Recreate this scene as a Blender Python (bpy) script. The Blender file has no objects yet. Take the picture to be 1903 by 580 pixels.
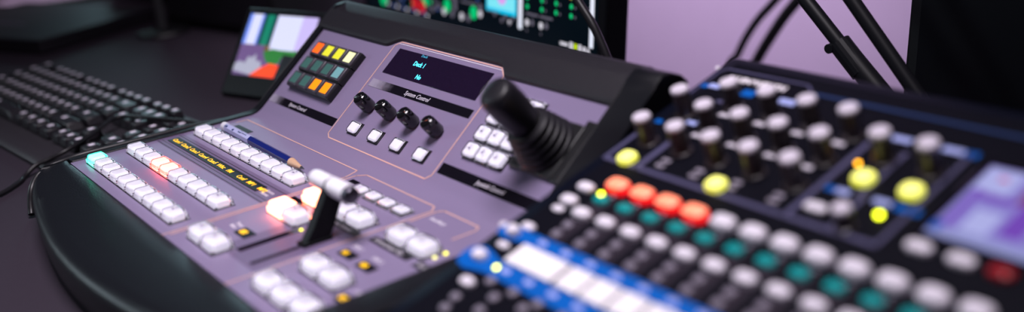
import bpy, bmesh, math, random
from mathutils import Vector, Matrix
random.seed(4)
C = bpy.context.scene.collection
MM = 0.001
DESK = -0.035

# ------------------------------------------------------------------ materials
MATS = {}
def mat(name, col, rough=0.5, metal=0.0, emit=None, es=0.0, trans=0.0, coat=0.0, bump=0.0, bscale=800.0, ior=1.45,
        vary=0.0, vscale=40.0, spec=0.5, grain=0.0):
    if name in MATS: return MATS[name]
    m = bpy.data.materials.new(name); m.use_nodes = True
    nt = m.node_tree; b = nt.nodes['Principled BSDF']
    b.inputs['Base Color'].default_value = (*col, 1)
    b.inputs['Roughness'].default_value = rough
    b.inputs['Metallic'].default_value = metal
    b.inputs['IOR'].default_value = ior
    b.inputs['Specular IOR Level'].default_value = spec
    b.inputs['Transmission Weight'].default_value = trans
    b.inputs['Coat Weight'].default_value = coat
    if emit:
        b.inputs['Emission Color'].default_value = (*emit, 1)
        b.inputs['Emission Strength'].default_value = es
    tc = nt.nodes.new('ShaderNodeTexCoord')
    if bump:
        n = nt.nodes.new('ShaderNodeTexNoise'); n.inputs['Scale'].default_value = bscale; n.inputs['Detail'].default_value = 4
        nt.links.new(tc.outputs['Object'], n.inputs['Vector'])
        bp = nt.nodes.new('ShaderNodeBump'); bp.inputs['Strength'].default_value = bump; bp.inputs['Distance'].default_value = 0.0006
        nt.links.new(n.outputs['Fac'], bp.inputs['Height']); nt.links.new(bp.outputs['Normal'], b.inputs['Normal'])
    if vary:
        n = nt.nodes.new('ShaderNodeTexNoise'); n.inputs['Scale'].default_value = vscale; n.inputs['Detail'].default_value = 6
        nt.links.new(tc.outputs['Object'], n.inputs['Vector'])
        mx = nt.nodes.new('ShaderNodeMix'); mx.data_type = 'RGBA'
        mx.inputs[6].default_value = (*[c*(1-vary) for c in col], 1)
        mx.inputs[7].default_value = (*[min(1, c*(1+vary)) for c in col], 1)
        nt.links.new(n.outputs['Fac'], mx.inputs[0]); nt.links.new(mx.outputs[2], b.inputs['Base Color'])
    MATS[name] = m
    return m

deck_m   = mat('violet_grey_deck', (.225,.178,.300), .42, vary=.07, vscale=1500, bump=.10, bscale=2500)
recess_m = mat('recess_grey', (.150,.108,.200), .45, vary=.07, vscale=1500)
line_m   = mat('printed_line', (.72,.42,.36), .5, vary=.03)
print_m  = mat('white_print', (.78,.72,.82), .5, vary=.03)
dimprint_m = mat('grey_print', (.34,.30,.38), .5, vary=.03)
shell_m  = mat('black_shell', (.006,.006,.009), .40, spec=.3, bump=.25, bscale=1400, vary=.2, vscale=600)
rest_m   = mat('wrist_rest_leatherette', (.006,.007,.010), .36, spec=.34, bump=.35, bscale=900, vary=.15, vscale=300)
hood_m   = mat('hood_textured_plastic', (.015,.013,.018), .42, spec=.45, bump=.6, bscale=1500, vary=.35, vscale=1400)
black_m  = mat('matt_black', (.008,.008,.010), .45, vary=.1)
rubber_m = mat('black_rubber', (.010,.009,.013), .42, vary=.1)
gloss_m  = mat('gloss_black', (.006,.005,.009), .07, coat=.5, vary=.1)
window_m = mat('readout_window_black', (.005,.004,.007), .35, spec=.12, vary=.1)
glossk_m = mat('knob_gloss_black', (.005,.005,.006), .16, coat=.4, vary=.1)
glass_m  = mat('display_window', (.012,.006,.022), .08, coat=.3, vary=.35, vscale=900)
cap_m    = mat('clear_cap', (.98,.97,1.0), .06, trans=1.0, ior=1.46, vary=.03)
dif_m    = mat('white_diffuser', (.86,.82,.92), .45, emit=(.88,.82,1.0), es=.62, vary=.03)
opal_m   = mat('opal_button', (.80,.76,.87), .30, trans=.15, vary=.05, vscale=500, emit=(.86,.80,1.0), es=.10)
slot_m   = mat('button_slot', (.004,.003,.005), .6, spec=.05, vary=.1)
capg_m   = mat('green_lit_cap', (.30,1.0,.80), .10, trans=.80, ior=1.42, emit=(.0,.75,.45), es=.5, vary=.03)
difg_m   = mat('green_lit_core', (.7,1,.9), .4, emit=(.28,1.0,.75), es=5, vary=.03)
capr_m   = mat('red_lit_cap', (1.0,.35,.33), .10, trans=.80, ior=1.42, emit=(1,.03,.02), es=.8, vary=.03)
difr_m   = mat('red_lit_core', (1,.7,.6), .4, emit=(1,.42,.34), es=5.5, vary=.03)
capw_m   = mat('blazing_red_cap', (1.0,.4,.3), .20, trans=.30, ior=1.42, emit=(1,.30,.16), es=5.0, vary=.03)
difw_m   = mat('blazing_red_core', (1,.8,.7), .4, emit=(1,.62,.45), es=12, vary=.03)
amber_m  = mat('amber_readout', (.9,.5,.0), .4, emit=(1,.56,.02), es=1.25, vary=.03)
cyan_m   = mat('cyan_readout', (.1,.7,.9), .4, emit=(.06,.78,1.0), es=1.3, vary=.03)
cyand_m  = mat('dim_cyan_readout', (.05,.2,.3), .4, emit=(.03,.26,.42), es=.8, vary=.03)
yled_m   = mat('yellow_led', (.9,.9,.1), .4, emit=(.95,.88,.03), es=2.0, vary=.03)
yledp_m  = mat('pale_yellow_led', (.9,.9,.4), .4, emit=(.9,.88,.22), es=1.6, vary=.03)
oled_m   = mat('orange_led', (1,.5,.05), .4, emit=(1,.42,.01), es=6, vary=.03)
ylb_m    = mat('bright_yellow_led', (.9,.95,.1), .4, emit=(.85,.95,.01), es=6, vary=.03)
keyf_m   = mat('lcd_key_frame', (.045,.038,.055), .35, vary=.1)
def keym(n, c, s): return mat('lcd_'+n, tuple(x*.6 for x in c), .35, emit=c, es=s, vary=.03)
k_or = keym('orange', (1,.13,.01), 1.0); k_ye = keym('yellow', (.62,.60,.03), .95); k_pa = keym('pale_yellow', (.78,.78,.42), .95)
k_dg = keym('dark_green', (.045,.12,.11), .6); k_te = keym('pale_teal', (.14,.30,.33), .8); k_am = keym('amber', (1,.27,.005), 1.0)
grip_m   = mat('white_lever_grip', (.88,.85,.92), .35, vary=.03)
steel_m  = mat('dark_steel', (.10,.09,.12), .3, metal=1, vary=.1)
# mixer
mix_m    = mat('mixer_body', (.0025,.0035,.010), .5, spec=.10, bump=.15, bscale=1200, vary=.15, vscale=500)
mixs_m   = mat('mixer_channel_strip', (.024,.018,.028), .5, spec=.15, vary=.1)
mixf_m   = mat('mixer_frame_line', (.085,.078,.165), .45, vary=.1)
mixfd_m  = mat('mixer_blue_line', (.010,.030,.11), .45, vary=.1)
blue_m   = mat('mixer_blue_strip', (.0,.105,.46), .5, spec=.15, vary=.1)
blul_m   = mat('mixer_pale_blue_label', (.42,.48,.90), .4, vary=.08)
tape_m   = mat('white_write_on_strip', (.93,.88,.92), .5, vary=.03)
mw_m     = mat('mixer_white_button', (.84,.78,.88), .35, vary=.06, vscale=500)
mg_m     = mat('mixer_grey_button', (.22,.19,.25), .4, vary=.08)
teal_m   = mat('mixer_teal_button', (.000,.26,.27), .35, spec=.3, vary=.1, emit=(0,.3,.3), es=.10)
mr_m     = mat('mixer_red_lit', (.8,.03,.02), .35, emit=(1,.006,.012), es=.95, vary=.03)
mrc_m    = mat('mixer_red_core', (.8,.1,.05), .35, emit=(1,.36,.22), es=1.25, vary=.03)
my_m     = mat('mixer_yellow_lit', (.8,.8,.2), .35, emit=(.66,.68,.05), es=1.0, vary=.03)
myc_m    = mat('mixer_yellow_core', (.9,.9,.3), .35, emit=(.90,.88,.12), es=1.0, vary=.03)
knb_m    = mat('mixer_knob_body', (.060,.046,.054), .28, coat=.2, vary=.1)
knt_m    = mat('mixer_knob_top', (.74,.67,.78), .38, vary=.06, vscale=700)
rdark_m  = mat('dark_red_button', (.30,.004,.012), .35, vary=.1)

# ------------------------------------------------------------------ helpers
W = {}
def root(name, label, cat, loc, group=None):
    o = bpy.data.objects.new(name, None); C.objects.link(o); o.empty_display_size = .02
    o.location = loc; o['label'] = label; o['category'] = cat
    if group: o['group'] = group
    W[o.name] = Matrix.Translation(loc)
    return o
def tag(o, label, cat, group=None):
    o['label'] = label; o['category'] = cat
    if group: o['group'] = group
    return o
def link(name, me, mats, parent=None, M=None, label=None, smooth=True):
    o = bpy.data.objects.new(name, me); C.objects.link(o)
    if not isinstance(mats, (list, tuple)): mats = [mats]
    if not me.materials:
        for m in mats: me.materials.append(m)
    M = M or Matrix()
    W[o.name] = M
    if parent:
        o.parent = parent; o.matrix_local = W[parent.name].inverted() @ M
    else: o.matrix_local = M
    if label: o['label'] = label
    return o
def finish(bm, name, angle=35, smooth=False):
    if smooth:
        for f in bm.faces: f.smooth = True
    bmesh.ops.recalc_face_normals(bm, faces=bm.faces)
    for e in bm.edges:
        if len(e.link_faces) == 2 and e.calc_face_angle(0) > math.radians(angle): e.smooth = False
    me = bpy.data.meshes.new(name); bm.to_mesh(me); bm.free(); return me
def obj(name, bm, mats, parent=None, M=None, label=None, angle=35, smooth=False):
    return link(name, finish(bm, name, angle, smooth), mats, parent, M, label)
def T(x=0, y=0, z=0): return Matrix.Translation((x*MM, y*MM, z*MM))

def box(bm, cx, cy, z0, w, d, h, bev=.3, seg=2, rz=0, mi=0, taper=1.0):
    """box in mm, base centre (cx,cy,z0)"""
    r = bmesh.ops.create_cube(bm, size=1.0); vs = r['verts']
    for v in vs:
        k = taper if v.co.z > 0 else 1
        v.co = Vector((v.co.x*w*k, v.co.y*d*k, (v.co.z+.5)*h))
    fs = set(f for v in vs for f in v.link_faces)
    if bev > 0:
        es = list(set(e for v in vs for e in v.link_edges))
        rr = bmesh.ops.bevel(bm, geom=es, offset=min(bev, .45*min(w, d, h)), segments=seg, profile=.5, affect='EDGES')
        fs = set(rr['faces']); vv = set(v for f in fs for v in f.verts)
        vv |= set(v for v in vs if v.is_valid)
        stack = list(vv); seen = set(stack)
        while stack:
            v = stack.pop()
            for e in v.link_edges:
                o = e.other_vert(v)
                if o not in seen: seen.add(o); stack.append(o)
        vs = list(seen); fs = set(f for v in vs for f in v.link_faces)
    for f in fs: f.material_index = mi; f.smooth = True
    for f in sorted(fs, key=lambda f: -f.calc_area())[:6]: f.smooth = False
    R = Matrix.Rotation(rz, 4, 'Z')
    for v in vs: v.co = (R @ v.co + Vector((cx, cy, z0)))*MM
    return vs
def lathe(bm, prof, n=28, cx=0, cy=0, mi=0, sx=1, sy=1):
    """prof: (r,z) mm, around z"""
    rings = []
    for r, z in prof:
        if r < 1e-6: rings.append([bm.verts.new(Vector((cx, cy, z))*MM)])
        else: rings.append([bm.verts.new(Vector((cx+sx*r*math.cos(2*math.pi*i/n), cy+sy*r*math.sin(2*math.pi*i/n), z))*MM) for i in range(n)])
    for a, b in zip(rings[:-1], rings[1:]):
        for i in range(n):
            j = (i+1) % n
            if len(a) == 1 and len(b) == 1: continue
            if len(a) == 1: f = bm.faces.new((a[0], b[i], b[j]))
            elif len(b) == 1: f = bm.faces.new((a[i], a[j], b[0]))
            else: f = bm.faces.new((a[i], a[j], b[j], b[i]))
            f.material_index = mi; f.smooth = True
    return bm
def prism(bm, pts, z0, z1, mi=0, bev=0, axis='z'):
    """polygon pts mm extruded"""
    def P(a, b, c):
        return Vector((a, b, c))*MM if axis == 'z' else Vector((c, a, b))*MM
    lo = [bm.verts.new(P(a, b, z0)) for a, b in pts]; hi = [bm.verts.new(P(a, b, z1)) for a, b in pts]
    n = len(pts); fs = [bm.faces.new(lo), bm.faces.new(hi)]
    for i in range(n): fs.append(bm.faces.new((lo[i], lo[(i+1) % n], hi[(i+1) % n], hi[i])))
    for f in fs[2:]: f.smooth = True
    for f in fs: f.material_index = mi
    if bev:
        es = [e for e in set(e for f in fs[:2] for e in f.edges)]
        r = bmesh.ops.bevel(bm, geom=es, offset=bev*MM, segments=2, profile=.5, affect='EDGES')
    return bm
def tube(bm, pts, r, n=10, closed=False, caps=True):
    pts = [Vector(p) for p in pts]; rings = []; N = len(pts)
    up = Vector((0, 0, 1))
    for i, p in enumerate(pts):
        a = pts[max(0, i-1)]; b = pts[min(N-1, i+1)]
        t = (b-a).normalized(); s = t.cross(up)
        if s.length < 1e-4: s = t.cross(Vector((1, 0, 0)))
        s.normalize(); u = s.cross(t)
        rr = r[i] if isinstance(r, (list, tuple)) else r
        rings.append([bm.verts.new(p+(s*math.cos(2*math.pi*k/n)+u*math.sin(2*math.pi*k/n))*rr) for k in range(n)])
    for a, b in zip(rings[:-1], rings[1:]):
        for k in range(n): bm.faces.new((a[k], a[(k+1) % n], b[(k+1) % n], b[k]))
    if caps: bm.faces.new(rings[0]); bm.faces.new(list(reversed(rings[-1])))
    return bm
def smooth_path(pts, k=6):
    pts = [Vector(p) for p in pts]; out = []
    for i in range(len(pts)-1):
        p0 = pts[max(0, i-1)]; p1 = pts[i]; p2 = pts[i+1]; p3 = pts[min(len(pts)-1, i+2)]
        for j in range(k):
            t = j/k
            out.append(.5*((2*p1)+(p2-p0)*t+(2*p0-5*p1+4*p2-p3)*t*t+(3*p1-p0-3*p2+p3)*t**3))
    out.append(pts[-1]); return out
def ribbon(bm, pts, w, z=0.12, h=.1, mi=0, closed=False):
    """printed line of width w along 2D pts (mm), lying on the plane"""
    n = len(pts)
    segs = [(pts[i], pts[(i+1) % n]) for i in range(n if closed else n-1)]
    for (a, b) in segs:
        dx, dy = b[0]-a[0], b[1]-a[1]; L = math.hypot(dx, dy)
        box(bm, (a[0]+b[0])/2, (a[1]+b[1])/2, z, L+w*.7, w, h, 0, rz=math.atan2(dy, dx), mi=mi)
    return bm
def text(body, size, M, m, parent, name='lettering', align='LEFT', ext=.05, shear=0, xs=1.0, label=None, bold=0):
    cu = bpy.data.curves.new(name, 'FONT'); cu.body = body; cu.size = size*MM; cu.extrude = ext*MM
    cu.align_x = align; cu.shear = shear; cu.offset = bold*MM; cu.resolution_u = 2
    t = bpy.data.objects.new('tmp', cu); C.objects.link(t)
    dg = bpy.context.evaluated_depsgraph_get()
    me = bpy.data.meshes.new_from_object(t.evaluated_get(dg))
    bpy.data.objects.remove(t); bpy.data.curves.remove(cu)
    for v in me.vertices: v.co.x *= xs
    me.materials.clear(); me.materials.append(m)
    return link(name, me, m, parent, M, label, smooth=False)

# frames
A1 = math.radians(38.9)
FT = Matrix.Translation((0, .1574, 0)) @ Matrix.Rotation(A1, 4, 'X')          # tilted control face of the switcher
FM = Matrix.Translation((0, .15, .0405)) @ Matrix.Rotation(math.radians(16), 4, 'X')  # mixer surface
def tw(u, h):  # tilted (u,h) -> world (y,z) mm
    return (157.4+u*math.cos(A1)-h*math.sin(A1), u*math.sin(A1)+h*math.cos(A1))

# ================================================================== VIDEO SWITCHER
sw = root('video_switcher', 'large violet-grey production switcher with clear button rows, lever, joystick and black padded front', 'video switcher', (.1875, .1, DESK))
# chassis
def profile(h, yf=0.0, zb=-34, bulge=False):
    p = [(yf, zb), (yf, h)]
    p += [(150-6, h)]
    for k in range(0, 7):
        t = k/6; a = A1*t; R = 26
        y = 144.5+R*math.sin(a)*1.02; z = h+R*(1-math.cos(a))
        p.append((y, z))
    return p
bm = bmesh.new()
def deckline(h):
    """upper line of flat + curved + tilted surface (y,z), offset h"""
    out = [(0, h)]
    R = 20.0; t = R*math.tan(A1/2); yc = 157.4-t
    for k in range(9):
        a = A1*k/8
        out.append((yc+(R-h)*math.sin(a), R-(R-h)*math.cos(a)))
    return out
dl = deckline(-1.0)
top = dl+[tw(112, -1.0), tw(126, -4), tw(130, -12)]
yb, zb = top[-1]
prism(bm, top+[(yb+2, -31), (2, -31)], -3, 378, axis='x')
obj('chassis', bm, shell_m, sw)
# deck plate
bm = bmesh.new()
dl0 = deckline(0.0)+[tw(103.5, 0)]; dlb = deckline(-.9)+[tw(103.5, -.9)]
xs_ = [0.0, 375.0]
prism(bm, dl0+list(reversed(dlb)), 0, 375, axis='x')
obj('deck_plate', bm, deck_m, sw, angle=60)
# hood
bm = bmesh.new()
stations = [(-9.5, 94.5), (0, 94.5), (40, 94.5), (104, 94.5), (108.5, 95), (112, 96.6), (119, 101), (122.5, 102.3), (127, 102.8), (180, 102.8), (250, 102.8), (256, 102.3), (259, 100), (264, 95.2), (268, 94.5), (320, 94.5), (376, 94.5)]
rows = []
for x, uf in stations:
    pr = [tw(uf, -.4), tw(uf, 1.2), tw(uf+.8, 2.3), tw(uf+2.2, 2.9), tw(uf+4.5, 3.1), tw(112, 3.0), tw(115.5, 2.8), tw(118, 1.9), tw(124, -.6), tw(127.5, -2.2), tw(130, -4.5), tw(131.5, -8), tw(131.7, -13)]
    y, z = pr[-1]; pr += [(y+3, -10), (y+3, -33), (y-8, -33.5)]
    rows.append([bm.verts.new(Vector((x, a, b))*MM) for a, b in pr])
for a, b in zip(rows[:-1], rows[1:]):
    for i in range(len(a)-1): bm.faces.new((a[i], a[i+1], b[i+1], b[i]))
bm.faces.new(rows[0]); bm.faces.new(list(reversed(rows[-1])))
obj('hood', bm, hood_m, sw, label='black textured rear hood', angle=28, smooth=True)
# side cheeks
def cheek(x0, x1, h, yf, hb, name):
    bm = bmesh.new()
    t = deckline(h); t[0] = (yf, t[0][1])
    p = t+[tw(104, h), tw(112, h+hb), tw(120, h+hb-.5), tw(126, h-3), tw(130.5, -7), tw(131.5, -14)]
    y, z = p[-1]; p += [(y+3, -12), (y+3, -33.5), (yf, -33.5)]
    prism(bm, p, x0, x1, axis='x', bev=1.2)
    return obj(name, bm, shell_m, sw, angle=40)
cheek(-9.5, -.15, 1.4, 1, 1.6, 'side_trim')
cheek(376, 401, 4.0, 1, 2.5, 'side_trim')
# wrist rest
outl = [(-9, 4), (-14.5, -3), (-16, -10), (-13.5, -18), (-6, -25.5), (6, -31), (30, -38), (60, -44.2), (91, -49.2), (120, -53), (150, -55.8), (187.5, -57)]
outl = outl+[(375-x, y) for x, y in reversed(outl[:-1])]
op = [(p.x, p.y) for p in smooth_path([(x, y, 0) for x, y in outl], 4)]
bm = bmesh.new(); rows = []
for (x, y) in op:
    xi = min(max(x, -9.2), 384.2); yi = min(-.3, y+5) if (x < -9.2 or x > 384.2) else -.3
    if y > -.3: yi = y-.1; 
    d = Vector((x-xi, y-yi, 0)); L = d.length or 1
    row = []
    for s in (0, .04, .25, .5, .75, .88):
        z = 0.9 if s == 0 else (.3-1.2*s-3.2*s*s)
        if s == 0: z = -.6
        row.append((xi+d.x*s, yi+d.y*s, z))
    zE = row[-1][2]-.6
    dn = d/L
    e = Vector((x, y, 0)); r = min(6.5, .3*L+1.0)
    c = e-dn*r
    for k in range(1, 7):
        a = math.pi/2*k/6
        row.append((c.x+dn.x*r*math.sin(a), c.y+dn.y*r*math.sin(a), zE-r+r*math.cos(a)))
    row.append((e.x-dn.x*.3, e.y-dn.y*.3, -22)); row.append((e.x-dn.x*2, e.y-dn.y*2, -31)); row.append((e.x-dn.x*6, e.y-dn.y*6, -33.8))
    row.append((xi+d.x*.1, yi+d.y*.1, -33.8))
    rows.append([bm.verts.new(Vector(q)*MM) for q in row])
for a, b in zip(rows[:-1], rows[1:]):
    for i in range(len(a)-1): bm.faces.new((a[i], a[i+1], b[i+1], b[i]))
obj('wrist_rest', bm, rest_m, sw, label='black leatherette front rest', angle=50, smooth=True)

# ---- buttons
def btn_meshes(w, d, h):
    bm = bmesh.new()
    # clear cap: skirt + domed body
    box(bm, 0, 0, .1, w, d, h*.55, .8, 2)
    box(bm, 0, 0, h*.30, w*.93, d*.93, h*.70, 1.7, 4, taper=.90)
    cap = finish(bm, 'push_button', 50)
    bm = bmesh.new()
    box(bm, 0, 0, .4, w*.70, d*.64, h*.62, .6, 2)
    dif = finish(bm, 'diffuser', 50)
    bm = bmesh.new(); box(bm, 0, 0, .05, w+1.0, d+.9, .12, 0)
    sl = finish(bm, 'button_slot')
    bm = bmesh.new(); box(bm, 0, 0, h*.97, w*.20, d*.10, .14, 0); box(bm, w*.02, d*.16, h*.97, w*.12, d*.07, .14, 0)
    mk = finish(bm, 'legend')
    return cap, dif, sl, mk
BM_ = {}
def button(frame, x, y, w, d, h, kind='w', parent=sw, tilt=0, legend=False):
    key = (w, d, h)
    if key not in BM_: BM_[key] = btn_meshes(w, d, h)
    cap, dif, sl, mk = BM_[key]
    cm, dm = {'w': (cap_m, dif_m), 'g': (capg_m, difg_m), 'r': (capr_m, difr_m), 'x': (capw_m, difw_m)}[kind]
    lab = {'w': None, 'g': 'button lit green', 'r': 'button lit red', 'x': 'button lit bright red-white'}[kind]
    M = frame @ T(x, y, 0)
    def cp(me, m):
        c = me.copy(); c.materials.clear(); c.materials.append(m); return c
    if kind == 'w':
        k2 = (key, 'w')
        if k2 not in BM_: BM_[k2] = (cp(cap, cm), cp(dif, dm), cp(sl, slot_m), cp(mk, dimprint_m))
        c_, d_, s_, m_ = BM_[k2]
    else: c_, d_, s_, m_ = cp(cap, cm), cp(dif, dm), cp(sl, slot_m), cp(mk, dimprint_m)
    b = link('push_button', c_, cm, parent, M, lab)
    link('diffuser', d_, dm, b, M)
    link('button_slot', s_, slot_m, b, M)
    if legend: link('legend', m_, dimprint_m, b, M)
    return b
ID = Matrix()
BX = [20+18*k for k in range(10)]
for r, (yy, lit) in enumerate(((16, {0: 'g'}), (47, {3: 'r', 4: 'r'}), (102.5, {}))):
    for k, x in enumerate(BX):
        button(ID, x, yy, 17.4, 14, 7.2, lit.get(k, 'w'), legend=(k == 9))
for x, y, kd in ((229, 17, 'w'), (250, 17, 'w'), (230, 71, 'x'), (249, 71, 'w'), (230, 96, 'x'), (249, 97, 'w'), (267, 97, 'w'), (285, 97, 'w'),
                 (327, 16, 'w'), (348, 16, 'w'), (327, 45, 'w'), (348, 45, 'w'), (369, 17, 'w'), (328, 101, 'w'), (350, 101, 'w')):
    button(ID, x, y, 19.4, 15, 8.6, kd, legend=(kd == 'w'))
for x in (236, 253.5, 271, 288.5): button(ID, x, 124.5, 14, 10, 3.6, legend=True)
for k in range(4): button(FT, 146+31*k, 20.4, 13.4, 10.6, 4.0)
for r in range(4):
    for k in range(3): button(FT, 285.5+14.4*k, 36+13.9*r, 14.2, 12.2, 5.2, legend=True)

# ---- printed lines
bm = bmesh.new()
ribbon(bm, [(202.6, 0), (202.6, 131), (197.6, 143.6), (9.2, 143.6), (9.2, 134)], 1.0)
ribbon(bm, [(206.2, 4), (206.2, 138), (211, 143.6), (297, 143.6), (302.4, 138), (302.4, 0)], 1.0)
ribbon(bm, [(305.5, 120), (305.5, 140), (308.5, 143.6), (345.5, 143.6), (348.6, 139), (348.6, 122)], 1.1)
obj('printed_outline', bm, line_m, sw)
bm = bmesh.new()
ribbon(bm, [(117.1, 9), (117.1, 97), (123, 101.3), (255, 101.3), (262.3, 95.6), (262.3, 10), (258, 5.9), (121.5, 5.9)], .9, closed=True)
obj('printed_outline', bm, line_m, sw, FT)
# edge stripe on the outer rim of the display bay
bm = bmesh.new(); ribbon(bm, [(121.5, 99.6), (256, 99.6)], .5); obj('printed_outline', bm, print_m, sw, FT)

# ---- source label display between the rows
bm = bmesh.new(); box(bm, 99, 79, .02, 206, 22.5, .12, 0); obj('label_bay', bm, recess_m, sw)
bm = bmesh.new(); ribbon(bm, [(3, 68.8), (201, 68.8)], .5, .16); ribbon(bm, [(3, 72.2), (201, 72.2)], .4, .16); ribbon(bm, [(3, 86.6), (201, 86.6)], .5, .16)
obj('bay_groove', bm, black_m, sw)
bm = bmesh.new(); box(bm, 93, 79.2, .10, 168.6, 9.4, .5, .15, 1); sd = obj('source_label_display', bm, window_m, sw)
for k, s in enumerate(['Cam1', 'Cam2', 'Cam3', 'Cam4', 'Cam5', 'Wht:', 'FM', 'Conf', 'MP1', 'MP2']):
    text(s, 5.6, T(BX[k]-8, 77.2, .64), amber_m, sd, 'readout', xs=1.12, bold=.02)
text('Source\nNames', 4.4, T(182, 80, .18), print_m, sw, xs=.9, bold=.05)

# ---- small readouts
def readout(cx, cy, w, d, s, txt=None, tx=0, ty=0):
    bm = bmesh.new(); box(bm, cx, cy, .05, w*1.12, d*1.12, .4, .15, 1); r = obj('readout_window', bm, window_m, sw)
    text(s, d*.78, T(cx-w*.40, cy-d*.27, .48), amber_m, r, 'readout', xs=1.1, bold=.14)
    if txt: text(txt, 4.0, T(tx, ty, .1), print_m, sw, bold=.08)
readout(242, 38.6, 14, 8, '00', 'Trans\nRate', 221, 41)
readout(320, 68.2, 13.5, 6.6, '01', 'DSK 1', 311, 76)
readout(343, 67.2, 13.5, 6.8, '00', 'DSK 2', 335, 75)
readout(371, 38.6, 15, 7.4, '00', 'FTB', 366, 46)
def glare_mat(x0, L):  # glare on the strip's left end, painted into the base colour
    m = mat('strip_glare_%d' % int(x0), (.006,.005,.009), .12, coat=.3); nt = m.node_tree; b = nt.nodes['Principled BSDF']
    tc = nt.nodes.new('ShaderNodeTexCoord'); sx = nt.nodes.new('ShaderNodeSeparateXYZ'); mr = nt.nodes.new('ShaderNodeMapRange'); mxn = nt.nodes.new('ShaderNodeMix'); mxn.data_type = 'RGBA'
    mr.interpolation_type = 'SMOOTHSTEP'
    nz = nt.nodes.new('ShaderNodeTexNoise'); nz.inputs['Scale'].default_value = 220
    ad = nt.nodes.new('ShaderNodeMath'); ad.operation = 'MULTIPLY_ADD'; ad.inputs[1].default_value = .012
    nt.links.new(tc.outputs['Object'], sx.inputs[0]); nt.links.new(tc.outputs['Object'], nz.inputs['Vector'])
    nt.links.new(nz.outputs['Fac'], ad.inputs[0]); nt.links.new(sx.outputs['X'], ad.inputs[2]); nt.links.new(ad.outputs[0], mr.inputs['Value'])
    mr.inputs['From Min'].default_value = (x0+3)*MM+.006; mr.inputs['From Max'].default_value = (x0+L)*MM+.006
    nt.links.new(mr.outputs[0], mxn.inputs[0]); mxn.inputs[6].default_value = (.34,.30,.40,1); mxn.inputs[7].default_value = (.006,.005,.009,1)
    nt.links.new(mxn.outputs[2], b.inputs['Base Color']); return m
def strip(x0, x1, y0, y1, fr=ID, s=None, sx=0, sz=3.6, xs=1, m=gloss_m):
    bm = bmesh.new(); box(bm, (x0+x1)/2, (y0+y1)/2, .03, x1-x0, y1-y0, .25, 0.06, 1); o = obj('label_strip', bm, m, sw, fr)
    if s: text(s, sz, fr @ T(sx, (y0+y1)/2-sz*.30, .3), print_m, o, shear=.25, xs=xs)
strip(257, 300, 83.5, 89.0, m=window_m, s='Transition Control', sx=261, sz=3.8)
strip(208, 229.5, 83.5, 89.5)
strip(211, 221, 128.5, 133)
strip(310, 353, 87.2, 93.6, m=window_m, s='Downstream Key', sx=313, sz=4.4)
strip(360, 373.6, 86, 92.8, m=window_m, s='Fade', sx=362, sz=4.6)
strip(17.5, 46, 124, 132.5, m=black_m)
text('Auxiliary', 4.6, T(311, 130.2, .1), print_m, sw, bold=.08)
# LEDs
for x, y, m in ((265.5, 65.4, yled_m), (362.2, 100.8, yledp_m), (362.4, 108.2, yled_m)):
    bm = bmesh.new(); lathe(bm, [(1.25, .05), (1.2, .7), (.8, 1.1), (0, 1.25)], 14, x, y); obj('indicator_led', bm, m, sw, label='yellow indicator light')
# ---- T bar
bm = bmesh.new(); box(bm, 273, 48.5, .02, 50, 60, .14, 0); obj('fader_recess', bm, recess_m, sw)
bm = bmesh.new(); box(bm, 263.6, 45.5, .1, 6.0, 42, .3, .1, 1); obj('fader_scale', bm, gloss_m, sw)
bm = bmesh.new(); box(bm, 288, 46.5, .1, 3.4, 50, .3, .1, 1); obj('fader_slot', bm, slot_m, sw)
tb = None
bm = bmesh.new()
# tapered lever (y,z) polygon
prism(bm, [(54.5, .4), (72, .4), (76.5, 9), (85.4, 26), (85.6, 31), (80, 33.5), (74.5, 31), (72.2, 27), (61.5, 9)], 284.0, 291.6, axis='x', bev=1.0)
box(bm, 288, 63.5, .3, 10, 20, 1.8, .6, 2)
tb = obj('fader_lever', bm, mat('lever_black', (.006,.006,.008), .5, spec=.15, vary=.1), sw)
bm = bmesh.new()
RX = Matrix.Rotation(math.pi/2, 4, 'Y')
lathe(bm, [(0, -24.5), (3.6, -24.3), (5.0, -23), (5.5, -20.5), (5.6, -4), (5.1, -3.2)], 28)
lathe(bm, [(5.1, -3.0), (4.7, -2.4), (4.7, -1.2), (5.2, -.8)], 28, mi=1)
lathe(bm, [(5.2, -.7), (5.8, 0), (5.9, 17.5), (5.5, 19.2)], 28)
lathe(bm, [(5.5, 19.3), (5.3, 20.6), (5.2, 22.6), (4.2, 23.8), (0, 24.2)], 28, mi=1)
obj('lever_grip', bm, [grip_m, steel_m], tb, T(289, 80, 31) @ RX, label='white cylindrical cross grip')

# ---- tilted face: LCD key pad
bm = bmesh.new()
for u in (40.5, 56.5, 72.5): box(bm, 55, u, .1, 73.4, 15.4, 5.2, .5, 2)
pad = obj('lcd_key_pad', bm, black_m, sw, FT, label='black 4 by 3 pad of coloured display keys')
cols = [[k_dg, k_dg, k_am, k_am], [k_dg, k_dg, k_dg, k_te], [k_or, k_ye, k_ye, k_pa]]
for r, u in enumerate((40.5, 56.5, 72.5)):
    for k in range(4):
        x = 28+18*k
        bm = bmesh.new()
        box(bm, x, u, 4.6, 17.2, 14.8, 2.6, 1.1, 3, taper=.93)
        box(bm, x, u, 7.05, 10.8, 10.0, .35, .15, 1, mi=1)
        obj('lcd_key', bm, [keyf_m, cols[r][k]], pad, FT)
# strips
strip(1, 115.5, 15, 22.4, FT, 'System Control', 36, 4.6, 1.0, glare_mat(1, 24))
strip(121.5, 258, 57.2, 64.5, FT, 'System Control', 172, 5.4, .95, glare_mat(121.5, 34))
strip(265, 374, 13.2, 21.6, FT, 'Joystick Control', 307, 4.6, .95)
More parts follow.
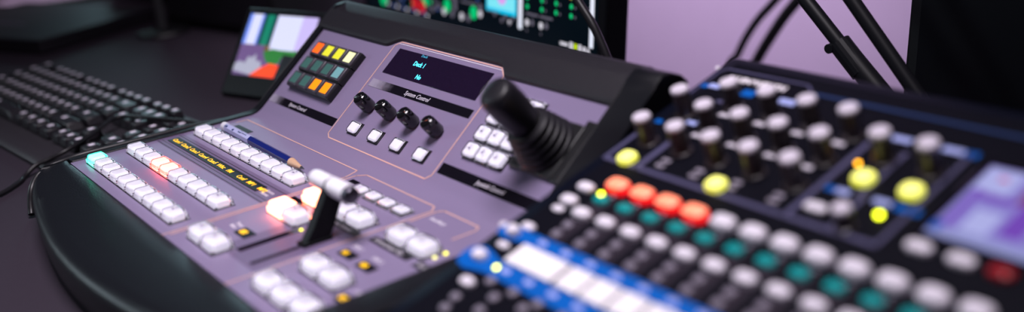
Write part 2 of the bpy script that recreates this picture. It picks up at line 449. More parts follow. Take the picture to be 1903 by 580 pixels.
# display
bm = bmesh.new(); box(bm, 189.3, 83.5, .05, 125, 24, .35, .1, 1); disp = obj('system_display', bm, glass_m, sw, FT, label='dark display window with cyan characters')
text('Deck 1', 5.6, FT @ T(157.5, 84.4, .42), cyan_m, disp, 'readout', xs=.95, bold=.14)
text('No', 5.6, FT @ T(171, 74.2, .42), cyan_m, disp, 'readout', xs=.95, bold=.14)
text('Deck', 3.2, FT @ T(160, 93.0, .42), cyand_m, disp, 'readout', xs=1.2, bold=.05)
# knobs
for k in range(4):
    x = 146+31*k; bm = bmesh.new()
    lathe(bm, [(0, .2), (3.0, .2), (3.0, 1.4), (5.6, 1.6), (5.9, 2.4), (5.7, 12.2), (5.2, 14.2), (4.2, 15.0), (0, 15.2)], 36)
    kn = obj('rotary_knob', bm, glossk_m, sw, FT @ T(x, 40, 0), label='glossy black rotary knob')
    bm = bmesh.new(); box(bm, 0, 0, 14.3, 9.6, 2.2, 1.6, .5, 2, rz=.5, taper=.8)
    obj('pointer', bm, glossk_m, kn, FT @ T(x, 40, 0))
# ---- joystick
JX, JU = 346, 55.5
FJ = FT @ T(JX, JU, 0)
bm = bmesh.new(); box(bm, 0, 0, .1, 42, 41, 3.2, 1.4, 3); box(bm, 23, 2, .1, 9.5, 46, 2.0, 1.0, 2)
js = obj('joystick_base', bm, black_m, sw, FJ, label='black square joystick plate')
bm = bmesh.new()
pr = [(20.5, 3.0)]
z = 3.2; r = 20.2
for k in range(5):
    pr += [(r, z), (r+.5, z+1.4), (r-.4, z+2.8), (r-1.9, z+3.3), (r-2.1, z+3.9)]
    z += 4.6; r -= 1.35
pr += [(9.2, z), (0, z+.5)]
lathe(bm, pr, 44); obj('joystick_boot', bm, rubber_m, js, FJ, label='ribbed rubber boot', angle=60)
bm = bmesh.new()
lathe(bm, [(0, 23), (9.4, 23.4), (10.6, 25.5), (11.4, 33), (12.0, 44), (11.9, 54), (11.3, 57.0), (10.2, 58.6), (9.8, 58.4), (9.5, 57.9), (9.1, 58.6), (7.5, 59.3), (0, 59.8)], 44)
obj('joystick_grip', bm, rubber_m, js, FJ, angle=50)

# ================================================================== PENCIL
P0 = Vector((.0205, .1185, .0038)); P1 = Vector((.1735, .1148, .0038))
pdir = (P1-P0).normalized(); ang = math.atan2(pdir.y, pdir.x); L = (P1-P0).length/MM
FP = Matrix.Translation(P0) @ Matrix.Rotation(ang, 4, 'Z') @ Matrix.Rotation(math.pi/2, 4, 'Y')
pen = root('pencil', 'navy blue pencil with white eraser end lying behind the rear row of clear buttons', 'pencil', P0-Vector((0, 0, .0036)))
navy_m = mat('navy_lacquer', (.008,.016,.15), .3, coat=.2, vary=.1)
pbl_m = mat('pale_blue_lacquer', (.45,.46,.72), .3, vary=.05)
bm = bmesh.new(); lathe(bm, [(0, 57), (3.6, 57), (3.6, L*.86), (0, L*.86)], 6); obj('barrel', bm, navy_m, pen, FP, angle=20)
bm = bmesh.new(); lathe(bm, [(0, 8), (3.6, 8), (3.6, 57.2), (0, 57.2)], 6)
br = obj('barrel_sleeve', bm, pbl_m, pen, FP, label='pale printed section of the barrel', angle=20)
bm = bmesh.new()
for t, w, d in ((12, 4, 5.5), (28, 2.2, 4.5), (37, 5, 4.4)): box(bm, 0, 0, 0, w, d, .25, .0)
for v in bm.verts: pass
bm.free()
FPf = Matrix.Translation(P0) @ Matrix.Rotation(ang, 4, 'Z')
bm = bmesh.new()
for t, w, d in ((12, 3.2, 3.0), (26, 1.6, 2.8)): box(bm, t, -2.1, 2.2, w, d*.6, .9, 0)
ribbon(bm, [(36, -1.6), (40, -1.6), (40, .6), (36, .6)], .7, 3.15, .15, closed=True)
for q_ in (43, 45.2, 47.6, 49.8): box(bm, q_, -.4, 3.15, .8, 2.6, .15, 0, rz=.3*(q_ % 2-.5))
obj('sleeve_marking', bm, navy_m, br, FPf)
bm = bmesh.new(); lathe(bm, [(0, 0), (2.8, .2), (3.5, 1.6), (3.6, 7.8), (0, 8.2)], 20); obj('eraser', bm, mat('white_eraser', (.75,.72,.78), .5, vary=.03), pen, FP)
bm = bmesh.new(); lathe(bm, [(3.55, L*.86), (1.1, L*.965)], 18); obj('sharpened_wood', bm, mat('cedar', (.62,.38,.24), .5, vary=.15, vscale=900), pen, FP)
bm = bmesh.new(); lathe(bm, [(1.1, L*.965), (0.2, L)], 14); obj('lead', bm, mat('graphite', (.03,.03,.04), .3, vary=.1), pen, FP)

# ================================================================== AUDIO MIXER
mx = root('audio_mixer', 'black audio mixer with lit red buttons, knobs and blue strips, right of the switcher', 'audio mixer', (.63, .15, DESK))
bm = bmesh.new()
def mw(v, h): 
    a = math.radians(16); return (150+v*math.cos(a)-h*math.sin(a), 40.5+v*math.sin(a)+h*math.cos(a))
pts = [mw(-200, 0), mw(150, 0), mw(153, -1.5), mw(155, -6), (mw(155, -6)[0]+4, 20), (mw(155, -6)[0]-8, -33), (-40, -33), (mw(-204, -6))]
prism(bm, pts, 412, 860, axis='x', bev=2.5)
obj('mixer_body', bm, mix_m, mx, angle=40)
bm = bmesh.new(); box(bm, 636, -25, .02, 430, 340, .25, .1, 1); obj('control_surface', bm, mat('mixer_panel', (.003,.003,.007), .5, spec=.10, bump=.1, vary=.15, vscale=400), mx, FM)
def mbox(name, items, m, bev=.2, label=None, h0=.25):
    bm = bmesh.new()
    for (x, v, w, d, h) in items: box(bm, x, v, h0, w, d, h, bev, 2)
    return obj(name, bm, m, mx, FM, label)
def mround(name, x, v, w, d, h, m, m2=None, label=None, r=.5):
    bm = bmesh.new()
    sx = w/2; sy = d/2
    n = 24
    pr = [(1.0, .25), (1.0, h*.6), (.93, h*.85), (.78, h), (0, h*1.06)]
    rings = []
    for q, z in pr:
        if q == 0: rings.append([bm.verts.new(Vector((x, v, z))*MM)]); continue
        ring = []
        for i in range(n):
            a = 2*math.pi*i/n; c, s = math.cos(a), math.sin(a)
            k = (abs(c)**3.2+abs(s)**3.2)**(-1/3.2)
            ring.append(bm.verts.new(Vector((x+sx*q*c*k, v+sy*q*s*k, z))*MM))
        rings.append(ring)
    for j, (a, b) in enumerate(zip(rings[:-1], rings[1:])):
        for i in range(n):
            f = bm.faces.new((a[i], a[(i+1) % n], b[0]) if len(b) == 1 else (a[i], a[(i+1) % n], b[(i+1) % n], b[i]))
            if m2 and j >= len(rings)-3: f.material_index = 1
    return obj(name, bm, [m, m2] if m2 else m, mx, FM, label, smooth=True)
NCH = 12
for k in range(NCH):
    x = 448+18*k
    mbox('channel_lane', [(x+1.5, -14, 11.6, 42, .12)], mixs_m, 0)
    if k < 4: mround('mute_button', x+1.5, 15.5, 14.0, 9.4, 5.2, mr_m, mrc_m, 'mute button lit red')
    else: mround('mute_button', x+1.5, 15.5, 13.2, 9.2, 5.2, mw_m, None, 'white mute button')
    mround('select_button', x, 3.6, 9.6, 6.4, 2.6, teal_m, label='teal button')
    mbox('indicator_lens', [(x+4.2, 8.2, 2.6, 2.2, 1.2)], mg_m, .4)
    mround('channel_button', x, -10.4, 11.4, 7.0, 3.6, mw_m, label='white channel button')
    for v in (-20, -28): mround('channel_button', x-1, v, 5.4, 5.4, 1.4, mg_m, label='small grey button')
# strips
bm = bmesh.new(); prism(bm, [(414, -37), (417, -34.4), (424, -33.8), (700, -33.8), (700, -42.2), (436, -42.2), (424, -44.6), (417, -43.5), (414, -41)], .25, .9)
obj('blue_strip', bm, blue_m, mx, FM, label='blue printed strip')
bm = bmesh.new(); prism(bm, [(412, -59), (415, -56), (421, -54), (429, -55.5), (436, -58), (700, -58), (700, -68.8), (436, -68.8), (422, -72), (414, -70), (411.5, -64)], .25, .9)
obj('blue_strip', bm, blue_m, mx, FM, label='blue printed strip')
for k in range(NCH):
    x = 447+18*k
    mround('pale_strip_mark', x, -37.4, 6.5, 3.0, 1.4, blul_m)  # pale rounded marks spaced along the blue strips
    mround('pale_strip_mark', x, -62.4, 6.5, 3.4, 1.4, blul_m)
mbox('write_on_label', [(457.0, -50, 35.4, 14.8, 1.6)], tape_m, .5, label='wide white channel label')
for k in range(1, NCH): mbox('write_on_label', [(466.5+18*k+.8, -50, 16.2, 14.6, 1.6)], tape_m, .5, label='white channel label')
# round bits on the left
def knob(x, v, h=18, r=5.4, light=knt_m, shade=knb_m, name='rotary_knob'):
    bm = bmesh.new()
    lathe(bm, [(r*1.12, .25), (r*1.12, 1.2), (r*.95, 1.6), (r*.96, h*.5), (r*.92, h-2.2)], 30)
    lathe(bm, [(r*.93, h-2.3), (r*.95, h-1.2), (r*.86, h-.3), (r*.7, h), (0, h+.05)], 30, mi=1)
    k = obj(name, bm, [shade, light], mx, FM @ T(x, v, 0))
    return k
for x, v, w, d, h in ((425.5, -39, 8, 6.5, 5), (428.5, -31.5, 9, 5, 2.2), (412.8, -36.6, 4, 4, 1.5), (427.5, -48.5, 8.5, 4.2, 1.4), (424.5, -61.5, 9, 7, 4.5),
                      (431, 8.4, 11, 6.6, 2.6), (431, -4.2, 11, 6.8, 2.6), (430.5, -12, 8, 4.5, 1.2), (412.6, 137, 3, 3, 1.0)):
    mround('small_button', x, v, w, d, h, mw_m)
for x, v in ((444, -71.5), (462, -71.5), (480, -71), (498, -71), (437, -89), (457, -89), (439, -97), (476, -77), (456, -79), (494, -78), (476, -88), (512, -78), (512, -70)):
    mround('small_button', x+2, v, 5.6, 5.4, 2.0, mg_m)
mround('small_button', 435.5, -78.5, 9.5, 5.8, 3, mw_m)
# upper block frames
bm = bmesh.new()
ribbon(bm, [(418, 62), (418, 35), (590, 35)], 2.6, .25, .3)
ribbon(bm, [(443, 35), (443, 64)], 3.6, .25, .3)
ribbon(bm, [(541.5, 35), (541.5, 108)], 3.0, .25, .3); ribbon(bm, [(565.5, 35), (565.5, 62)], 2.4, .25, .3); ribbon(bm, [(563, 62), (563, 100)], 2.4, .25, .3)
ribbon(bm, [(590, 35), (590, 112)], 2.0, .25, .3)
obj('block_outline', bm, mixf_m, mx, FM)
bm = bmesh.new()
ribbon(bm, [(417, 95), (417, 134.5), (420, 138), (478, 138), (484, 133)], 1.3, .25, .3)
obj('logo_frame', bm, mixf_m, mx, FM)
bm = bmesh.new(); ribbon(bm, [(488, 131.3), (690, 131.3)], 2.4, .25, .3); obj('blue_line', bm, mixfd_m, mx, FM)
text('ALLEN&HEATH', 6.4, FM @ T(426, 128, .35), mat('logo_white', (.95,.88,.95), .4, vary=.03), mx, 'logo', xs=.98, bold=.38)
# domes
for x, v in ((433, 38.5), (496, 39.5), (558, 73.5), (583, 73.5)):
    mround('round_button', x, v, 10.2, 10.2, 4.0, my_m, myc_m, 'round button lit yellow')
# knobs on a 25 mm grid
KN = [(431, 57), (456, 57), (481, 57), (506, 57), (531, 57), (456, 80), (481, 80), (506, 80), (531, 80), (431, 88), (453.5, 103.5), (480, 103.5), (506, 103.5), (531, 103.5), (557, 91), (582, 91)]
for x, v in KN: knob(x, v)
knob(571, 40, 12, 4.6)
# text blobs and labels
for x, v in ((453, 95.5), (478, 95.5), (503, 95.5), (528, 95.5), (478, 73), (503, 73), (453, 73), (526, 72)):
    mbox('knob_label', [(x, v, 7, 2.8, .2)], print_m, 0)
for x, v in ((454, 44.5), (478, 44.5), (503, 44.5), (529, 44.5)):
    mbox('knob_label', [(x, v+2.6, 5.5, 2.4, .2), (x, v-2.4, 5.5, 2.4, .2)], dimprint_m, 0)
for x, v, w, d, m in ((451, 119, 9, 6.5, blue_m), (419, 117.5, 6, 4, blue_m), (426, 119, 8, 4.2, blul_m), (478, 119, 11, 5, blul_m), (554, 110, 11, 4, blul_m), (581, 110.5, 11, 4, blul_m), (590.5, 110.5, 6, 4.4, blue_m),
                      (548, 62, 6, 3.6, blue_m), (553.5, 62, 9, 3.6, blul_m), (575, 62.5, 9, 3.6, blul_m), (588, 62, 13, 4, blue_m), (441, 82, 7, 3, blul_m), (441, 106, 5, 2.5, mixf_m), (421, 76, 5, 3.4, blue_m)):
    mbox('blue_label', [(x, v, w, d, .3)], m, 0)
mround('small_button', 551, 46, 12, 6, 2.2, mw_m)
for x, v, c in ((607, 41, mw_m), (626, 41, mw_m)): mround('small_button', x, v, 12, 6.5, 3, c)
mround('small_button', 643, 41, 11, 7, 3, rdark_m, label='dark red button')
for x, v, m, r in ((446, 6, ylb_m, 1.4), (440, -63, ylb_m, 1.4), (579.4, 53.6, ylb_m, 1.7), (547.5, 84, oled_m, 1.1), (552.5, 90, oled_m, .8)):
    bm = bmesh.new(); lathe(bm, [(r, .2), (r, 3.2 if (x, v) == (446, 6) else 1.3), (0, 3.6 if (x, v) == (446, 6) else 1.7)], 14, x, v); obj('indicator_led', bm, m, mx, FM, label='tiny lit indicator')
# touch screen
bm = bmesh.new(); box(bm, 660, 77, .2, 122, 62, 1.2, .8, 2); ts = obj('touch_screen', bm, gloss_m, mx, FM)
def emi(n, c, s=1.0, r=.35): return mat('screen_'+n, tuple(x*.1 for x in c), r, emit=c, es=s, vary=.03)
e_bg = emi('lavender', (.30,.26,.72), 1.0); e_wh = emi('pale', (.50,.52,.95), 1.0); e_pu = emi('purple', (.20,.07,.55), 1.0); e_mg = emi('mauve', (.26,.08,.30), .9)
e_gr = emi('slate', (.20,.20,.42), 1.0); e_li = emi('light_bar', (.34,.36,.72), 1.0); e_bl = emi('blue', (.01,.10,.55), .9); e_pk = emi('pink', (.75,.20,.45), .9)
for _m in (e_bg, e_wh, e_pu, e_mg, e_gr, e_li, e_bl, e_pk): _m.node_tree.nodes['Principled BSDF'].inputs['Emission Strength'].default_value *= .72
SM = [e_bg, e_wh, e_pu, e_mg, e_gr, e_li, e_bl, e_pk]
bm = bmesh.new()
def t2(x, v, w, d, mi, z=1.45): box(bm, x, v, z, w, d, .08, 0, mi=mi)
t2(659, 78, 112, 54, 0)
t2(612, 95, 16, 17, 1, 1.55); t2(636, 92, 22, 18, 3, 1.55); t2(608, 72, 3, 30, 2, 1.6); t2(618, 83, 16, 4, 2, 1.6); t2(620, 66, 12, 16, 1, 1.55); t2(634, 72, 10, 22, 2, 1.55); t2(650, 72, 16, 22, 4, 1.55)
t2(640, 54, 74, 6.5, 5, 1.6); t2(605, 57, 5, 6, 6, 1.65); t2(613, 97, 4, 3, 7, 1.65)
for k in range(5): t2(645+9*k, 96-3*(k % 2), 5, 6, (3, 2, 7, 4, 3)[k], 1.6)
o = obj('screen_image', bm, SM, ts, FM)

# ================================================================== DESK, WALLS
desk_m = mat('desk_laminate', (.036,.028,.040), .6, spec=.12, vary=.12, vscale=700, bump=.1)
bm = bmesh.new(); box(bm, -350, -150, -35-28, 2900, 1280, 28, 3, 2)
tag(obj('desk', bm, desk_m), 'dark purple-grey desk top carrying all the equipment', 'desk')
wall_m = mat('lavender_wall', (.60,.47,.72), .8, vary=.03, vscale=30)
def struct(name, bm, m):
    o = obj(name, bm, m); o['kind'] = 'structure'; return o
bm = bmesh.new(); box(bm, -300, 1000, -780, 5200, 60, 3000, 0); struct('wall_back', bm, wall_m)
bm = bmesh.new(); box(bm, -300, -400, -800, 5200, 2900, 20, 0); struct('floor', bm, mat('floor_carpet', (.03,.025,.035), .9, vary=.2))

# ================================================================== MAIN MONITOR
def rotframe(O, az, tilt):
    a = math.radians(az); t = math.radians(tilt)
    e1 = Vector((math.cos(a), math.sin(a), 0)); n0 = Vector((-math.sin(a), math.cos(a), 0))
    e2 = Vector((0, 0, 1))*math.cos(t)+n0*math.sin(t); n = e1.cross(e2)
    # local x=e1, y=e2, z=-depth (towards viewer)
    M = Matrix((e1, e2, e1.cross(e2))).transposed().to_4x4(); M.translation = O
    return M
MO = Vector((.1252, .45, .0332)); FMO = rotframe(MO, -4.6, 6.4)
bez_m = mat('monitor_bezel', (.004,.004,.006), .4, spec=.2, vary=.1)
panel_m = mat('screen_black', (.002,.004,.007), .12, emit=(.002,.006,.010), es=.5, vary=.1)
mon = root('computer_monitor', 'large black monitor showing a dark control screen of green dots, behind the switcher hood', 'monitor', (-.11, .49, DESK))
WID = 520; HGT = 310; zb = -46
bm = bmesh.new(); box(bm, -WID/2, zb-8+HGT/2+0, -26, WID, HGT+8, 26, 3, 2); obj('bezel', bm, bez_m, mon, FMO)
bm = bmesh.new(); box(bm, -WID/2, zb+HGT/2, .0, WID-26, HGT-4, .4, 0); scr = obj('screen', bm, panel_m, mon, FMO)
g_ = emi('green_dot', (.0,.55,.17), 1.0); w_ = emi('white_dot', (.62,.60,.68), 1.0); wb = emi('white_bar', (.80,.84,.98), 1.0); cy = emi('cyan_tile', (.0,.55,.85), 1.0); lc = emi('light_cyan_tile', (.20,.78,.90), 1.0)
pk = emi('pink_tile', (.70,.35,.85), 1.0); rd = emi('red_lamp', (.55,.01,.02), 1.0); gy = emi('grey_mark', (.11,.10,.14), 1.0); or_ = emi('orange_mark', (.8,.25,.0), 1.0); yg = emi('lime_tile', (.55,.75,.0), 1.0); db = emi('dark_blue_mark', (.05,.10,.35), 1.0)
bm = bmesh.new(); ML = [g_, w_, wb, cy, lc, pk, rd, gy, or_, yg, db]
def q(x, y, w, h, mi, z=.45): box(bm, x, y, z, w, h, .1, 0, mi=mi)
def dot(x, y, r, mi): lathe(bm, [(r, .45), (r*.9, .6), (0, .65)], 16, x, y, mi=mi)
q(-142.8, 60, 7, 164, 2); q(-21.6, 60, 6, 166, 2)
for i, x in enumerate((-130, -104, -79.5, -54.5)):
    for j in range(6):
        y = 2.6+9*j
        dot(x, y, 2.5, 0)
        if i: dot(x+8 if False else x+6.5, y-.6, 1.4, 7)
dot(-55, 21, 3.0, 8)
for i, x in enumerate((-130, -105)):
    dot(x, -13.6, 3.6, 1); dot(x+9.5, -13, 3.0, 7); dot(x, -22, 1.2, 7); q(x+9.5, -9, .8, 5, 7); q(x+9, -4.6, 22, 2.2, 7)
for i in range(3): q(-165+i*0, 20, 1, 1, 7)
q(-179.5, 45, 59, 112, 3); q(-179.5, 47, 54, 108, 4, .56); dot(-178, 6, 8, 5); lathe(bm, [(9, .66), (9, .8), (0, .85)], 18, -178, 7, mi=5)
# icon row
q(-65, -25.6, 13, 3.2, 1); q(-53, -25.6, 5.5, 7, 1); q(-46, -25.6, 5, 5.5, 9); q(-39, -25.8, 5, 6.5, 1); dot(-32, -26, 2.8, 1)
prism(bm, [(-28.5, -28.6), (-23, -28.6), (-25.7, -22.6)], .45, .55, mi=1)
# left half of the interface
for x, y in ((-178, -18), (-163, -19), (-171, -14), (-192, -13), (-156, -13)): dot(x, y, 2.6, 7)
dot(-163, -18.5, 2.8, 1); q(-195, -11, 26, 1.6, 7)
dot(-295, -17, 7.5, 0); dot(-236, -17.5, 7.5, 0)
for x, y, m in ((-302, -24.5, 1), (-262, -25, 1), (-247, -25, 7), (-222, -17, 1), (-277, -17, 7), (-283, -25, 7), (-316, -20, 7), (-330, -25, 7), (-222, -10, 7), (-277, -10, 7)): dot(x, y, 4.2, m)
q(-246, -8, 34, 2.0, 7); q(-290, -7, 30, 2, 7)
dot(-374, -24, 8, 6); dot(-356, -26, 8, 6); dot(-346, -19, 5, 0); dot(-349, -14, 7, 0)
for k in range(14): q(-455+8.6*k, -34+1.2*math.sin(k*2.3), 4.5, 3.6, (10, 1, 7)[k % 3])
for k in range(18): q(-470+9*k, -20+6*math.sin(k*1.7), 5, 4, (0, 7, 10, 7, 7)[k % 5])
dot(-459, -28, 9, 0)
for k in range(16): q(-300+9*k, 2+5*math.sin(k*2.1), 5, 2.4, (7, 7, 10)[k % 3])
o = obj('screen_image', bm, ML, scr, FMO)
bm = bmesh.new(); box(bm, -WID/2, -58, -70, 60, 30, 30, 3, 2); box(bm, -WID/2, -20, -60, 70, 110, 20, 5, 2); obj('stand', bm, bez_m, mon, FMO)
bm = bmesh.new(); box(bm, -110, 490, -34.8, 240, 140, 8, 3, 2); obj('stand_foot', bm, bez_m, mon)

# ================================================================== SMALL MONITOR
SO = Vector((-.2065, .22, -.0125)); FS = rotframe(SO, 18.3, 36)
sm = root('field_monitor', 'small tilted monitor with a bright colourful picture, left of the switcher', 'monitor', (-.165, .245, DESK))
bm = bmesh.new(); box(bm, 50, 26, -12, 118, 98, 12, 3, 3); sb = obj('monitor_case', bm, bez_m, sm, FS)
bm = bmesh.new(); box(bm, 49.5, 34, .0, 99, 68, .3, 0, mi=0)
s_bl = emi('sky_blue', (.16,.28,.95), 1.0); s_w = emi('cloud_white', (.72,.74,1.0), 1.0); s_g = emi('curtain_green', (.0,.22,.13), 1.0); s_dg = emi('shadow_green', (.0,.035,.06), 1.0)
s_l = emi('lilac', (.60,.50,.92), 1.0); s_pu = emi('dusk_purple', (.15,.08,.24), 1.0); s_lg = emi('leaf_green', (.02,.20,.03), 1.0); s_or = emi('vermilion', (1.0,.06,.005), 1.15); s_gy = emi('pearl_grey', (.42,.42,.55), 1.0)
s_br = emi('bronze', (.16,.08,.01), 1.0); s_k = emi('near_black', (.004,.004,.008), 1.0)
SL = [s_pu, s_bl, s_w, s_g, s_dg, s_l, s_lg, s_or, s_gy, s_br, s_k]
def r2(x0, x1, y0, y1, mi, z=.32): box(bm, (x0+x1)/2, (y0+y1)/2, z, x1-x0, y1-y0, .06, 0, mi=mi)
r2(0, 5, 34, 68, 1); r2(5, 19, 34, 68, 2); r2(19, 22, 34, 68, 1, .33); r2(21, 27, 34, 68, 4); r2(27, 37, 34, 68, 3); r2(37, 42, 34, 68, 4); r2(42, 78, 30, 68, 2); r2(78, 99, 30, 68, 5)
r2(0, 36, 18, 34, 0); r2(36, 46, 28, 34, 9); r2(46, 99, 22, 31, 6)
prism(bm, [(0, 4), (26, 1), (40, 10), (36, 17), (30, 16), (27, 24), (22, 19), (17, 21), (14, 13), (7, 15), (0, 12)], .4, .46, mi=8)
prism(bm, [(36, 27), (50, 31), (62, 29), (64, 17), (52, 13), (42, 18)], .36, .42, mi=6)
prism(bm, [(26, 0), (62, 0), (64, 14), (50, 15), (38, 9)], .48, .54, mi=7)
prism(bm, [(62, 0), (99, 0), (99, 24), (66, 26), (64, 14)], .37, .43, mi=10)
o = obj('screen_image', bm, SL, sb, FS)
bm = bmesh.new(); prism(bm, [(-22, -22), (20, -22), (40, 4), (30, 20), (4, 6)], -40, 40, axis='x', bev=2)
obj('monitor_foot', bm, bez_m, sm, Matrix.Translation((-.165, .262, -.0125)) @ Matrix.Rotation(math.radians(18.3), 4, 'Z'))

# ================================================================== KEYBOARD
KB = Matrix.Translation((-.263, 0, DESK)) @ Matrix.Rotation(math.radians(5.3), 4, 'Z')
kb = root('computer_keyboard', 'black full-size computer keyboard lying left of the switcher', 'keyboard', (-.245, .06, DESK))
kbm = mat('keyboard_case', (.030,.026,.033), .42, bump=.2, vary=.15, vscale=500)
kcap = mat('keyboard_key', (.015,.013,.018), .33, spec=.5, vary=.15, vscale=500)
kglint = mat('legend_highlight', (.92,.82,.98), .5, vary=.05)
bm = bmesh.new()
prism(bm, [(-13, 0), (-14, 4), (-10, 7.5), (-2, 9), (8, 9.5), (14, 8), (126, 11.5), (128, 9), (128, 0)], -207, 244, axis='x', bev=1.2)
obj('keyboard_case', bm, kbm, kb, KB)
def keycap(x, y, w, d, name='key'):
    bm = bmesh.new(); box(bm, 0, 0, 0, w-.8, d-1.2, 8.0, 1.2, 3, taper=.80)
    k = obj(name, bm, kcap, kb, KB @ T(x, y, 9.5+.022*(y-14)))
    bm = bmesh.new(); box(bm, -w*.10, d*.08, 8.02, 5.0, 5.4, .12, .0)  # legend patch made large and bright to paint the key top's highlight
    obj('legend_highlight', bm, kglint, k, KB @ T(x, y, 9.5+.022*(y-14)))
P = 19.05
x0 = -196
for r, (y, widths) in enumerate(((23.7, [1.4, 1.25, 1.25, 5.9, 1.25, 1.25, 1.25, 1.45]), (42.7, [2.25]+[1]*10+[2.75]), (61.8, [1.75]+[1]*11+[2.25]), (80.8, [1.5]+[1]*12+[1.5]), (99.8, [1]*13+[2]))):
    x = x0
    for w in widths:
        keycap(x+w*P/2, y, w*P-1, 18, 'space_bar' if w > 5 else 'key'); x += w*P
for k, xx in enumerate([0, 2, 3, 4, 5, 6.5, 7.5, 8.5, 9.5, 11, 12, 13, 14]):
    keycap(x0+(xx+.5)*P, 117, P-2, 11.5, 'function_key')
xn = 96
for r, y in enumerate((117,)):
    for k in range(3): keycap(xn+(k+.5)*P, y, P-2, 11.5, 'function_key')
for y in (80.8, 99.8):
    for k in range(3): keycap(xn+(k+.5)*P, y, P-1, 18, 'navigation_key')
keycap(xn+1.5*P, 42.7, P-1, 18, 'arrow_key')
for k in range(3): keycap(xn+(k+.5)*P, 23.7, P-1, 18, 'arrow_key')
xp = 163
for r, y in enumerate((23.7, 42.7, 61.8, 80.8, 99.8)):
    for k in range(4): keycap(xp+(k+.5)*P, y, P-1, 18, 'keypad_key')
bm = bmesh.new(); lathe(bm, [(1.2, 11.5), (1.1, 12.3), (0, 12.6)], 12, 176, 120); obj('status_light', bm, mat('green_status', (.3,.8,.1), .4, emit=(.35,.8,.05), es=.8, vary=.03), kb, KB)

# ================================================================== CABLES
cab_m = mat('black_cable', (.012,.011,.014), .38, vary=.1)
def cable(name, pts, r, label, n=10, m=cab_m):
    bm = bmesh.new(); tube(bm, smooth_path(pts, 8), r, n)
    o = obj(name, bm, m, angle=70, smooth=True); tag(o, label, 'cable'); return o
cable('cable', [(-.06, -.075, -.0325), (-.0737, -.043, -.0325), (-.091, -.0247, -.0325), (-.1045, -.016, -.0325), (-.110, -.005, -.0275), (-.108, .006, -.0245), (-.106, .025, -.0190), (-.1285, .0561, -.0150), (-.1475, .0766, -.0135), (-.1434, .0884, -.0134), (-.1154, .1026, -.0130), (-.0801, .127, -.0165), (-.060, .1405, -.0205), (-.045, .156, -.0260), (-.03, .168, -.0325), (-.014, .20, -.0325)], .0020,
      'thin black cable running across the keyboard and out over the bare desk')
cable('cable', [(-.0122, .150, -.004), (-.0122, .10, .000), (-.0126, .05, .000), (-.0150, .015, -.0005), (-.0195, -.001, -.003), (-.0208, -.011, -.005), (-.0178, -.022, -.009), (-.0105, -.0295, -.015), (-.0060, -.0335, -.024), (-.0030, -.0350, -.0290), (-.0005, -.0360, -.0320)], .0026,
      'thicker black cable hugging the left edge of the switcher and dropping round its corner')
cable('cable', [(.10, .80, .05), (.033, .80, -.016), (0, .80, -.05), (-.026, .80, -.09), (-.046, .80, -.14), (-.06, .80, -.4), (-.07, .82, -.775)], .0050,
      'black cable hanging against the lavender wall, left of two')
cable('cable', [(.13, .80, .05), (.062, .80, -.016), (.030, .80, -.055), (-.002, .80, -.105), (-.022, .80, -.16), (-.03, .80, -.4), (-.03, .82, -.775)], .0068,
      'black cable hanging against the lavender wall, right of two')
# cord in front of the monitor
cable('power_cord', [(.105, .385, .128), (.140, .385, .098), (.1638, .385, .0742), (.1805, .385, .0565), (.190, .385, .0423), (.197, .385, .0301), (.2038, .385, .0155), (.208, .385, -.005), (.213, .384, -.0300), (.228, .375, -.0310), (.25, .36, -.0310)], .0036,
      'thick black cord slanting down in front of the right edge of the large monitor')

# ================================================================== STAND ARMS (right, behind mixer)
st = root('boom_arm', 'black double-strut boom arm slanting down behind the mixer in front of the wall', 'boom arm', (.452, .45, DESK))
arm_m = mat('arm_black', (.006,.006,.009), .4, vary=.1)
def strut(a, b, r, name='strut'):
    bm = bmesh.new(); tube(bm, [a, b], r, 16); return obj(name, bm, arm_m, st, smooth=True)
strut((.236, .45, .1845), (.384, .45, .046), .0054)
strut((.380, .45, .050), (.452, .45, -.014), .0078, 'lower_tube')
strut((.293, .455, .182), (.458, .455, .0015), .0054)
bm = bmesh.new()
tube(bm, [(.376, .45, .0535), (.396, .45, .0345)], .0082, 18); tube(bm, [(.3725, .442, .050), (.3725, .458, .050)], .0036, 12)
obj('clamp', bm, arm_m, st)
bm = bmesh.new(); lathe(bm, [(0, 0), (42, 0), (44, 2), (43, 8), (14, 12), (9, 22), (0, 23)], 32); obj('weighted_foot', bm, arm_m, st, Matrix.Translation((.452, .452, DESK)))

# ================================================================== BLACK SPEAKER / MONITOR right
FR = rotframe(Vector((.3945, .50, .030)), -3, 4)
sp = root('black_monitor', 'large unlit black monitor standing behind the mixer at the right edge of the picture', 'monitor', (.70, .50, DESK))
bm = bmesh.new(); box(bm, 270, 120, -34, 540, 370, 30, 3, 2); obj('monitor_case', bm, mat('unlit_case', (.003,.003,.005), .45, vary=.1), sp, FR)
bm = bmesh.new(); box(bm, 270, 120, -4.2, 520, 350, .6, .1, 1); obj('screen', bm, mat('unlit_screen', (.002,.002,.004), .3, vary=.1), sp, FR)
bm = bmesh.new(); box(bm, 680, 520, -34.8, 230, 130, 8, 3, 2); box(bm, 680, 550, -28, 60, 30, 90, 4, 2); obj('stand_foot', bm, bez_m, sp)

